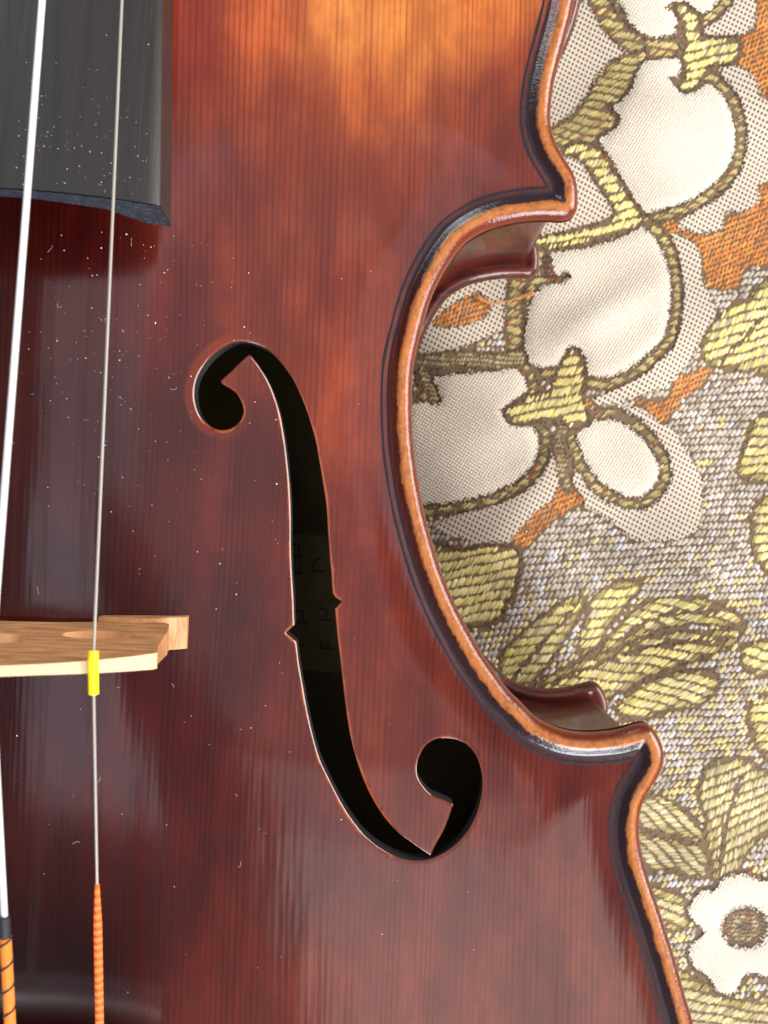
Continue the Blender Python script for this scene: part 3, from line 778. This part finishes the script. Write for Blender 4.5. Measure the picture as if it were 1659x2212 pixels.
def stroke(name, cls, P, w, border=0, **kw):
    d = line_d(P)+jag
    if border: reg(name+'_outline', 'B', d < w/2+border, **kw)
    reg(name, cls, d < w/2, **kw)
PET = [
 [(1336,-60),(1336,0),(1353,30),(1359,50),(1383,70),(1406,83),(1433,88),(1453,77),(1463,50),(1459,30),(1436,20),(1443,10),(1469,5),(1493,13),(1503,27),(1519,30),(1536,20),(1553,0),(1560,-60)],
 [(1369,160),(1389,130),(1416,113),(1449,110),(1466,120),(1473,143),(1464,163),(1443,167),(1456,187),(1473,207),(1489,203),(1509,193),(1529,177),(1543,187),(1566,213),(1579,240),(1588,273),(1589,317),(1579,353),(1556,383),(1523,410),(1486,433),(1439,450),(1396,457),(1373,433),(1353,400),(1339,377),(1323,347),(1303,317),(1293,297),(1306,287),(1333,277),(1339,260),(1323,233),(1346,207),(1363,187)],
 [(1186,547),(1256,537),(1323,517),(1366,500),(1386,487),(1413,510),(1433,540),(1446,583),(1449,633),(1443,683),(1430,730),(1406,755),(1380,780),(1346,803),(1306,817),(1270,812),(1250,795),(1235,765),(1226,755),(1215,770),(1205,790),(1170,795),(1145,785),(1133,765),(1138,700),(1150,640),(1168,622),(1205,612),(1192,590)],
 [(880,880),(895,872),(925,868),(948,852),(935,835),(925,816),(960,812),(1030,808),(1075,797),(1110,792),(1132,815),(1138,845),(1110,865),(1088,885),(1110,912),(1148,925),(1162,945),(1160,975),(1145,1010),(1110,1040),(1060,1065),(1000,1080),(945,1088),(880,1092)],
 [(1253,924),(1283,911),(1323,907),(1359,924),(1389,951),(1416,991),(1423,1027),(1406,1057),(1383,1074),(1353,1071),(1319,1057),(1293,1037),(1269,1004),(1253,971),(1246,944)]]
for P in ([(1190,20),(1240,5),(1290,15),(1330,70),(1368,105),(1310,160),(1270,210),(1240,250),(1200,285),(1170,200)],
          [(1180,320),(1245,345),(1290,400),(1330,455),(1300,475),(1240,490),(1160,530),(1160,430)],
          [(1040,570),(1140,590),(1110,640),(1100,690),(1070,720),(940,770),(880,770),(900,690),(960,640)],
          [(1106,640),(1150,600),(1170,560),(1190,540),(1190,620),(1150,640),(1130,700)]):
    area_('lattice_weave', 'M', P)
area_('orange_patch', 'O', [(1625,-60),(1780,-60),(1780,240),(1690,240),(1640,215),(1620,165),(1590,140),(1575,110),(1590,90),(1610,75),(1630,50)])
area_('orange_patch', 'O', [(1395,462),(1445,452),(1470,490),(1520,505),(1560,495),(1580,460),(1615,450),(1640,430),(1640,390),(1680,365),(1780,360),(1780,560),(1620,575),(1600,600),(1590,625),(1550,625),(1510,615),(1520,600),(1515,560),(1490,530),(1440,520),(1410,500)])
for P in ([(1520,62),(1560,30),(1590,-10),(1625,-5),(1628,50),(1610,72),(1570,78),(1530,78)],
          [(1560,140),(1600,148),(1625,170),(1640,210),(1670,225),(1780,230),(1780,390),(1659,392),(1640,400),(1640,430),(1610,455),(1570,455),(1560,490),(1530,503),(1490,500),(1465,487),(1500,455),(1560,420),(1600,360),(1610,290),(1590,220),(1565,180)],
          [(1450,505),(1500,530),(1515,560),(1515,600),(1535,640),(1547,685),(1522,720),(1510,740),(1480,790),(1450,820),(1430,840),(1380,855),(1320,875),(1280,865),(1350,830),(1420,780),(1460,730),(1475,650),(1470,580)],
          [(1340,880),(1390,885),(1420,905),(1450,925),(1480,970),(1510,1020),(1516,1050),(1509,1127),(1473,1164),(1439,1167),(1373,1167),(1319,1124),(1266,1097),(1240,1070),(1233,1037),(1250,1000),(1300,900)]):
    area_('lattice_weave', 'M', P)
area_('orange_strip', 'O', [(1553,787),(1506,797),(1456,820),(1446,850),(1423,867),(1366,861),(1406,897),(1433,917),(1473,867),(1523,827)])
area_('orange_strip', 'O', [(1213,1020),(1240,1050),(1262,1085),(1230,1100),(1200,1120),(1173,1146),(1106,1210),(1095,1190),(1106,1157),(1146,1110),(1190,1075)])
area_('lattice_weave', 'M', [(940,1140),(1010,1100),(1060,1090),(1110,1072),(1160,1040),(1180,1000),(1195,960),(1215,975),(1213,1010),(1200,1060),(1190,1080),(1150,1110),(1105,1160),(1070,1178),(1020,1170)])
area_('orange_patch', 'O', [(930,700),(975,660),(1030,630),(1060,655),(1052,682),(1000,707),(960,712)], cover='A')
# petal outlines, petals
for k, P in enumerate(PET):
    sd = poly_sd(P)+jag
    reg('petal_outline', 'B', sd < 29); reg('petal_border', 'K', sd < 23); reg('petal_outline', 'B', sd < 7)
    reg('petal', 'C', sd < 0)
# stems and bands
stroke('stem', 'K', [(1285,-20),(1320,45),(1365,90),(1400,105),(1450,100)], 34, 7)
area_('stem', 'K', [(1396,110),(1373,147),(1359,187),(1336,213),(1306,233),(1330,255),(1325,272),(1293,290),(1273,307),(1206,310),(1180,290),(1239,247),(1273,207),(1293,167),(1333,127)], 7)
area_('band', 'Y', [(1216,333),(1239,310),(1273,312),(1303,333),(1323,367),(1339,390),(1359,423),(1385,463),(1380,480),(1323,502),(1256,523),(1189,538),(1150,540),(1170,515),(1256,497),(1319,473),(1333,460),(1319,430),(1293,393),(1273,360),(1246,337)], 7)
area_('blossom', 'Y', [(1459,20),(1479,13),(1493,27),(1506,33),(1516,80),(1539,83),(1586,87),(1593,110),(1576,137),(1543,133),(1526,147),(1516,167),(1489,193),(1469,187),(1486,160),(1479,117),(1483,83),(1473,43)], 8)
stroke('stem', 'K', [(1165,555),(1120,600),(1112,680),(1112,770)], 32, 6)
stroke('stem', 'L', [(870,790),(930,783),(1000,778),(1060,782),(1120,772)], 28, 7)
stroke('stem_hook', 'B', [(1180,560),(1185,590),(1205,606),(1222,598)], 20)
stroke('stem_hook', 'L', [(915,805),(925,830),(940,862)], 20, 4)
stroke('stem', 'L', [(1218,915),(1205,960),(1212,1010),(1225,1050)], 20, 5)
area_('blossom', 'Y', [(1236,757),(1256,781),(1259,821),(1253,847),(1266,891),(1266,914),(1233,924),(1216,911),(1179,907),(1106,914),(1090,890),(1106,880),(1139,861),(1189,847),(1199,817),(1216,787)], 9)
area_('orange_patch', 'O', [(1256,850),(1275,862),(1287,878),(1280,885),(1262,868)])
# leaves lower right
area_('leaf', 'Y', [(900,1180),(1000,1190),(1060,1180),(1112,1190),(1112,1250),(1075,1330),(1030,1350),(960,1330),(930,1260)], 9)
LEAVES = [
 [(1090,1490),(1085,1420),(1125,1365),(1180,1320),(1240,1285),(1262,1300),(1240,1340),(1215,1385),(1180,1440),(1140,1480)],
 [(1250,1410),(1262,1340),(1285,1285),(1340,1255),(1385,1262),(1360,1300),(1320,1350),(1290,1400)],
 [(1300,1410),(1340,1350),(1385,1310),(1440,1290),(1510,1293),(1560,1310),(1600,1340),(1560,1350),(1500,1345),(1430,1360),(1360,1390)],
 [(1130,1510),(1180,1465),(1250,1430),(1330,1405),(1420,1375),(1500,1360),(1590,1362),(1560,1395),(1480,1430),(1400,1465),(1330,1500),(1260,1515),(1180,1525)],
 [(1330,1530),(1380,1485),(1450,1455),(1520,1445),(1540,1470),(1506,1518),(1439,1534),(1373,1555)],
 [(1509,1715),(1523,1661),(1556,1635),(1606,1638),(1639,1661),(1680,1685),(1690,1780),(1636,1821),(1589,1885),(1549,1905),(1539,1875),(1526,1808),(1523,1758)],
 [(1375,1735),(1413,1718),(1439,1725),(1473,1748),(1506,1775),(1516,1815),(1440,1800),(1380,1785)],
 [(1375,1800),(1440,1815),(1515,1830),(1528,1885),(1500,1893),(1439,1878),(1399,1878),(1380,1840)],
 [(1606,1520),(1640,1500),(1780,1490),(1780,1660),(1670,1650),(1626,1600),(1612,1560)],
 [(1633,911),(1670,887),(1780,880),(1780,1030),(1609,1030),(1613,971)],
 [(1515,745),(1545,690),(1580,660),(1620,640),(1665,600),(1780,600),(1780,800),(1620,800),(1580,795),(1530,785)],
 [(1633,1100),(1670,1070),(1780,1060),(1780,1230),(1665,1235),(1628,1195)],
 [(1590,1400),(1640,1380),(1780,1370),(1780,1450),(1640,1455),(1600,1440)],
 [(1400,1920),(1440,1925),(1480,1945),(1490,2000),(1450,2010),(1415,1980)],
 [(1450,2100),(1490,2110),(1540,2140),(1600,2165),(1700,2160),(1780,2180),(1780,2300),(1490,2300),(1480,2200)]]
def leaf_(P, cls, ang):
    sd = poly_sd(catmull(P, True, 10))+jag
    reg('leaf_outline', 'B', sd < 4); reg('leaf', cls, sd < -1, ang=ang); REG[-1]['sd'] = sd
for i, P in enumerate(LEAVES): leaf_(P, 'Y' if i not in (5, 6, 7, 13, 14) else 'LY', [.95, .95, .6, .75, .6, 1.35, .15, .12, .8, .9, 1.1, .9, .6, .5, .7][i])
for P in ([(1140,1500),(1250,1450),(1400,1400),(1560,1376)], [(1340,1385),(1430,1330),(1540,1318)], [(1110,1470),(1170,1390),(1240,1310)], [(1552,1880),(1570,1780),(1600,1670)], [(1640,690),(1600,740),(1560,780)]): stroke('leaf_vein', 'B', P, 6)
area_('flower', 'C', [(1489,1965),(1510,1928),(1545,1920),(1560,1900),(1600,1890),(1659,1905),(1720,1900),(1780,1940),(1780,2080),(1700,2120),(1620,2110),(1590,2150),(1555,2145),(1530,2110),(1500,2090),(1495,2050),(1525,2020),(1500,1990)], 9)
dd = np.hypot(MX-1613, MY-2008)+jag*1.5
reg('flower_ring', 'B', dd < 50); reg('flower_centre', 'L', dd < 34)
reg('flower_ring', 'B', dd < 13)

def cls_mask(c): return np.isin(RID, [i for i, r in enumerate(REG) if r['cls'] == c])
N = NT('brocade_base'); wx = N.noise(N.coord((26, 26, 1)), 1.0, 3)
BASEM = N.set(Base_Color=N.mix(wx, lin4(140, 118, 88), lin4(84, 66, 46)), Roughness=0.9)
N = NT('cream_satin'); v_ = N.coord((1, 1, 1), (0, 0, .55))
wA = N.n('ShaderNodeTexWave', bands_direction='X', i_Vector=v_); wA.inputs['Scale'].default_value = 5.6
wB = N.n('ShaderNodeTexWave', bands_direction='Y', i_Vector=v_); wB.inputs['Scale'].default_value = 5.0
wA.inputs['Distortion'].default_value = wB.inputs['Distortion'].default_value = .6
hh = N.m_('MULTIPLY', wA.outputs[1], wB.outputs[1]); nz = N.noise(N.coord((22, 22, 4)), 1.0, 3)
cc_ = N.mix(N.ramp(hh, 0.0, 0.4), lin4(208, 194, 170), lin4(242, 234, 218)); cc_ = N.mix(N.ramp(nz, .35, .7, 0, .35), cc_, lin4(216, 200, 176))
CREAM = N.set(Base_Color=cc_, Roughness=0.8, Sheen_Weight=.2, Normal=N.bump(N.m_('ADD', hh, N.m_('MULTIPLY', nz, .6)), .018))
N = NT('lattice_weave'); v_ = N.coord((1, 1, 1), (0, 0, .38))
s_ = N.n('ShaderNodeSeparateXYZ', i_0=v_)
jn = N.m_('MULTIPLY', N.m_('SUBTRACT', N.noise(N.coord((3, 3, 3)), 1.0, 3), .5), 1.6)
A_ = N.m_('SINE', N.m_('ADD', N.m_('MULTIPLY', s_.outputs[0], 80.0), jn)); B_ = N.m_('SINE', N.m_('ADD', N.m_('MULTIPLY', N.m_('ADD', s_.outputs[1], N.m_('MULTIPLY', s_.outputs[0], .12)), 66.0), jn))
dot = N.ramp(N.m_('ADD', A_, B_), .35, 1.05)
lt = N.mix(N.noise(N.coord((20, 20, 5)), 1.0, 3), lin4(226, 212, 192), lin4(196, 180, 160))
LATT = N.set(Base_Color=N.mix(dot, lt, lin4(92, 78, 58)), Roughness=.6, Normal=N.bump(N.m_('SUBTRACT', 1.0, dot), .02))
N = NT('floss'); fc = N.attr('vcol').outputs['Color']; fz = N.noise(N.coord((60, 60, 8)), 1.0, 2)
FLOSS = N.set(Base_Color=N.mix(N.ramp(fz, .4, .7, 0, .3), fc, N.mix(1.0, fc, (.6, .58, .55, 1), 'MULTIPLY')), Roughness=.38, Specular_IOR_Level=.55, Sheen_Weight=.15)

cloth = bpy.data.objects.new('brocade_cloth', None); COL.objects.link(cloth)
tag(cloth, label='cream, orange and grey floral brocade cloth spread under the violin', category='cloth')
# ground weave
X1, Y1 = np.meshgrid(np.arange(-22, 22.01, .16), np.arange(-24, 24.01, .16))
Z1 = cloth_z(X1, Y1); ny_, nx_ = X1.shape
ii = np.arange(ny_*nx_).reshape(ny_, nx_)
Q = np.stack([ii[:-1, :-1], ii[:-1, 1:], ii[1:, 1:], ii[1:, :-1]], -1).reshape(-1, 4)
mesh_obj('ground_weave', np.column_stack([X1.ravel(), Y1.ravel(), Z1.ravel()-.02]), Q, BASEM, cloth)
# woven patches (petals and lattice), each a piece of its own
def blur(M, n):
    for _ in range(n):
        P_ = np.pad(M, 1, mode='edge'); M = (P_[:-2, 1:-1]+P_[2:, 1:-1]+P_[1:-1, :-2]+P_[1:-1, 2:]+M)/5
    return M
ny_, nx_ = RID.shape
cvx, cvy = np.meshgrid(np.arange(nx_+1)*CELL+GX0, np.arange(ny_+1)*CELL+GY0)
CVX, CVY = cp(cvx, cvy)
for i, r_ in enumerate(REG):
    if r_['cls'] not in ('C', 'M'): continue
    m = RID == i
    if not m.any(): continue
    inner_ = blur(m.astype(float), 60 if r_['cls'] == 'C' else 10); pf = np.zeros((ny_+1, nx_+1)); pf[:-1, :-1] = inner_
    Z = cloth_z(CVX, CVY)+(.035*smooth(pf, .35, 1.0)+.0 if r_['cls'] == 'C' else .008)
    js, is_ = np.nonzero(m)
    q = np.stack([js*(nx_+1)+is_, (js+1)*(nx_+1)+is_, (js+1)*(nx_+1)+is_+1, js*(nx_+1)+is_+1], 1)
    u_, inv = np.unique(q.ravel(), return_inverse=True)
    Vp = np.column_stack([CVX.ravel()[u_], CVY.ravel()[u_], Z.ravel()[u_]])
    o = mesh_obj(r_['name'], Vp, inv.reshape(-1, 4), CREAM if r_['cls'] == 'C' else LATT, cloth)
# floats: little bundles of floss, one mesh per woven motif
PAL = {'G': [(200,188,170), (180,168,152), (216,206,192), (150,134,112)], 'Y': [(240,224,146), (228,208,122), (246,236,182), (236,214,104)],
       'L': [(184,168,118), (160,144,96), (206,194,150), (140,120,78)], 'K': [(204,184,112), (182,162,96), (220,204,138), (162,142,82)],
       'O': [(232,140,40), (214,120,34), (242,164,74), (184,100,36)], 'B': [(92,66,42), (72,52,34), (120,84,50), (58,42,30)],
       'LY': [(220,206,146), (198,182,122), (234,224,176), (182,166,106)]}
#       length, pitch across, angle, gap, row shift, half width, height
SPEC = {'G': (23, 7.6, .80, .22, .37, 4.0, 4.8), 'Y': (27, 4.0, 1.05, .18, .13, 2.2, 3.0), 'L': (15, 4.8, .72, .30, .33, 2.1, 2.4), 'K': (25, 4.6, .62, .20, .16, 2.1, 2.6),
        'O': (20, 5.0, .92, .22, .41, 2.2, 2.4), 'B': (8, 5.0, .85, .18, .5, 2.2, 1.7), 'LY': (26, 4.6, .75, .2, .14, 2.3, 2.8)}
def look(px, py):
    a = np.clip(((px-GX0)/CELL).astype(int), 0, nx_-1); b = np.clip(((py-GY0)/CELL).astype(int), 0, ny_-1)
    return RID[b, a]
FV = {}; 
def floats(i, r_, px0, px1, py0, py1):
    c_l = r_['cls']; L_, W_, ang, gap, sh, hwd, ht = SPEC[c_l]; ang = r_.get('ang', ang)
    ca, sa = math.cos(ang), -math.sin(ang)
    R_ = math.hypot(px1-px0, py1-py0)/2+20; mx, my = (px0+px1)/2, (py0+py1)/2
    rows = np.arange(-R_, R_, W_); cols = np.arange(-R_, R_, L_)
    CC, RR = np.meshgrid(cols, rows)
    k = np.arange(len(rows))[:, None]; n = RR.size
    CC = CC+(k*sh % 1)*L_+2.0*np.sin(k*.37)+RNG.normal(0, 1.1, CC.shape); RR = RR+RNG.normal(0, .45, RR.shape)
    x = mx+CC*ca-RR*sa; y = my+CC*sa+RR*ca; x, y = x.ravel(), y.ravel()
    half_ = np.full(n, L_*(1-gap)/2)*RNG.uniform(.82, 1.12, n)
    ok = look(x, y) == i
    ok &= (x > px0-2) & (x < px1+2) & (y > py0-2) & (y < py1+2)
    x, y, half_ = x[ok], y[ok], half_[ok]
    if not len(x): return
    lo_ = np.full(len(x), -1.0); hi_ = np.ones(len(x))
    for t in (.25, .5, .75, 1.0):
        a = look(x+ca*half_*t, y+sa*half_*t) == i; hi_ = np.where(~a & (hi_ >= t), t-.25, hi_)
        a = look(x-ca*half_*t, y-sa*half_*t) == i; lo_ = np.where(~a & (lo_ <= -t), -(t-.25), lo_)
    ok = (hi_-lo_) > .3; x, y, half_, lo_, hi_ = x[ok], y[ok], half_[ok], lo_[ok], hi_[ok]
    n = len(x)
    if not n: return
    hw_ = hwd*RNG.uniform(.85, 1.2, n); hg = ht*RNG.uniform(.7, 1.3, n)
    jit = RNG.normal(0, .07, n); ca2, sa2 = np.cos(-ang+jit), np.sin(-ang+jit)
    P3 = []
    for t, wf, hf in ((0, .35, .0), (.22, .95, .8), (.78, .95, .8), (1, .35, .0)):
        s_ = (lo_+(hi_-lo_)*t)*half_
        for e, he in ((-1, .0), (0, 1.0), (1, .0)):
            qx = x+ca2*s_-sa2*e*hw_*wf; qy = y+sa2*s_+ca2*e*hw_*wf
            X_, Y_ = cp(qx, qy); P3.append(np.column_stack([X_, Y_, cloth_z(X_, Y_)-.012+(hf*he+.12*hf)*hg*.62*CK]))
    Vt = np.stack(P3, 1).reshape(-1, 3)
    base = np.array([(s*3+e, (s+1)*3+e, (s+1)*3+e+1, s*3+e+1) for s in range(3) for e in range(2)])
    Fq = (np.arange(n)[:, None, None]*12+base[None]).reshape(-1, 4)
    pal = np.array([lin(*c) for c in PAL[c_l]]); w = RNG.random((n, len(pal)))**2; w /= w.sum(1)[:, None]
    col = (w@pal)*RNG.uniform(.82, 1.15, n)[:, None]
    lowf = .5+.25*np.sin(x*.031+y*.017+i)+.25*np.sin(y*.043-x*.021+2*i)
    col *= (.80+.34*lowf)[:, None]
    dk = RNG.random(n) < .07; col[dk] *= .55
    if c_l == 'G':
        yl = (RNG.random(n) < .30*smooth(y, 1150, 1450)+.04); col[yl] = np.array(lin(212, 192, 128))*RNG.uniform(.75, 1.1, yl.sum())[:, None]
        bl = RNG.random(n) < .07; col[bl] = np.array(lin(208, 206, 212))*RNG.uniform(.85, 1.05, bl.sum())[:, None]
    if 'sd' in r_:
        a_ = np.clip(((x-GX0)/CELL).astype(int), 0, nx_-1); b_ = np.clip(((y-GY0)/CELL).astype(int), 0, ny_-1); q_ = r_['sd'][b_, a_]
        rim = (q_ > -11) & (RNG.random(n) < .85); col[rim] = np.array(lin(184, 166, 96))*RNG.uniform(.6, 1.15, rim.sum())[:, None]
        mid_ = (RNG.random(n) < .10) & ~rim; col[mid_] = np.array(lin(196, 176, 150))*RNG.uniform(.7, 1.1, mid_.sum())[:, None]
    if c_l in 'BL' or r_['name'].startswith(('petal', 'stem', 'leaf_o')):
        o_ = RNG.random(n) < .07; col[o_] = np.array(lin(186, 104, 52))*RNG.uniform(.6, 1, o_.sum())[:, None]
    return Vt, Fq, np.repeat(col, 12, 0)
for i, r_ in enumerate(REG):
    if r_['cls'] in ('C', 'M'): continue
    m = RID == i
    if not m.any(): continue
    js, is_ = np.nonzero(m)
    x0, x1, y0, y1 = is_.min()*CELL+GX0, is_.max()*CELL+GX0, js.min()*CELL+GY0, js.max()*CELL+GY0
    out = floats(i, r_, x0, x1, y0, y1)
    if out is None: continue
    o = mesh_obj(r_['name'], out[0], out[1], FLOSS, cloth, cols=out[2], smooth_=True); o['kind'] = 'stuff'
# the loose orange thread crossing the petal stem
lt_ = catmull([(1030,640),(1060,655),(1095,650),(1130,640),(1150,636)], False, 6); X_, Y_ = cp(lt_[:, 0], lt_[:, 1])
V, Fq = merge([tube(np.column_stack([X_+dx, Y_+dy*np.linspace(1, -1, len(X_)), cloth_z(X_, Y_)+.06]), .012, 5) for dx, dy in ((0, .03), (.01, -.03), (0, 0))])
o = mesh_obj('loose_thread', V, Fq, simple('orange_thread', lin4(226, 150, 84), .6), cloth)
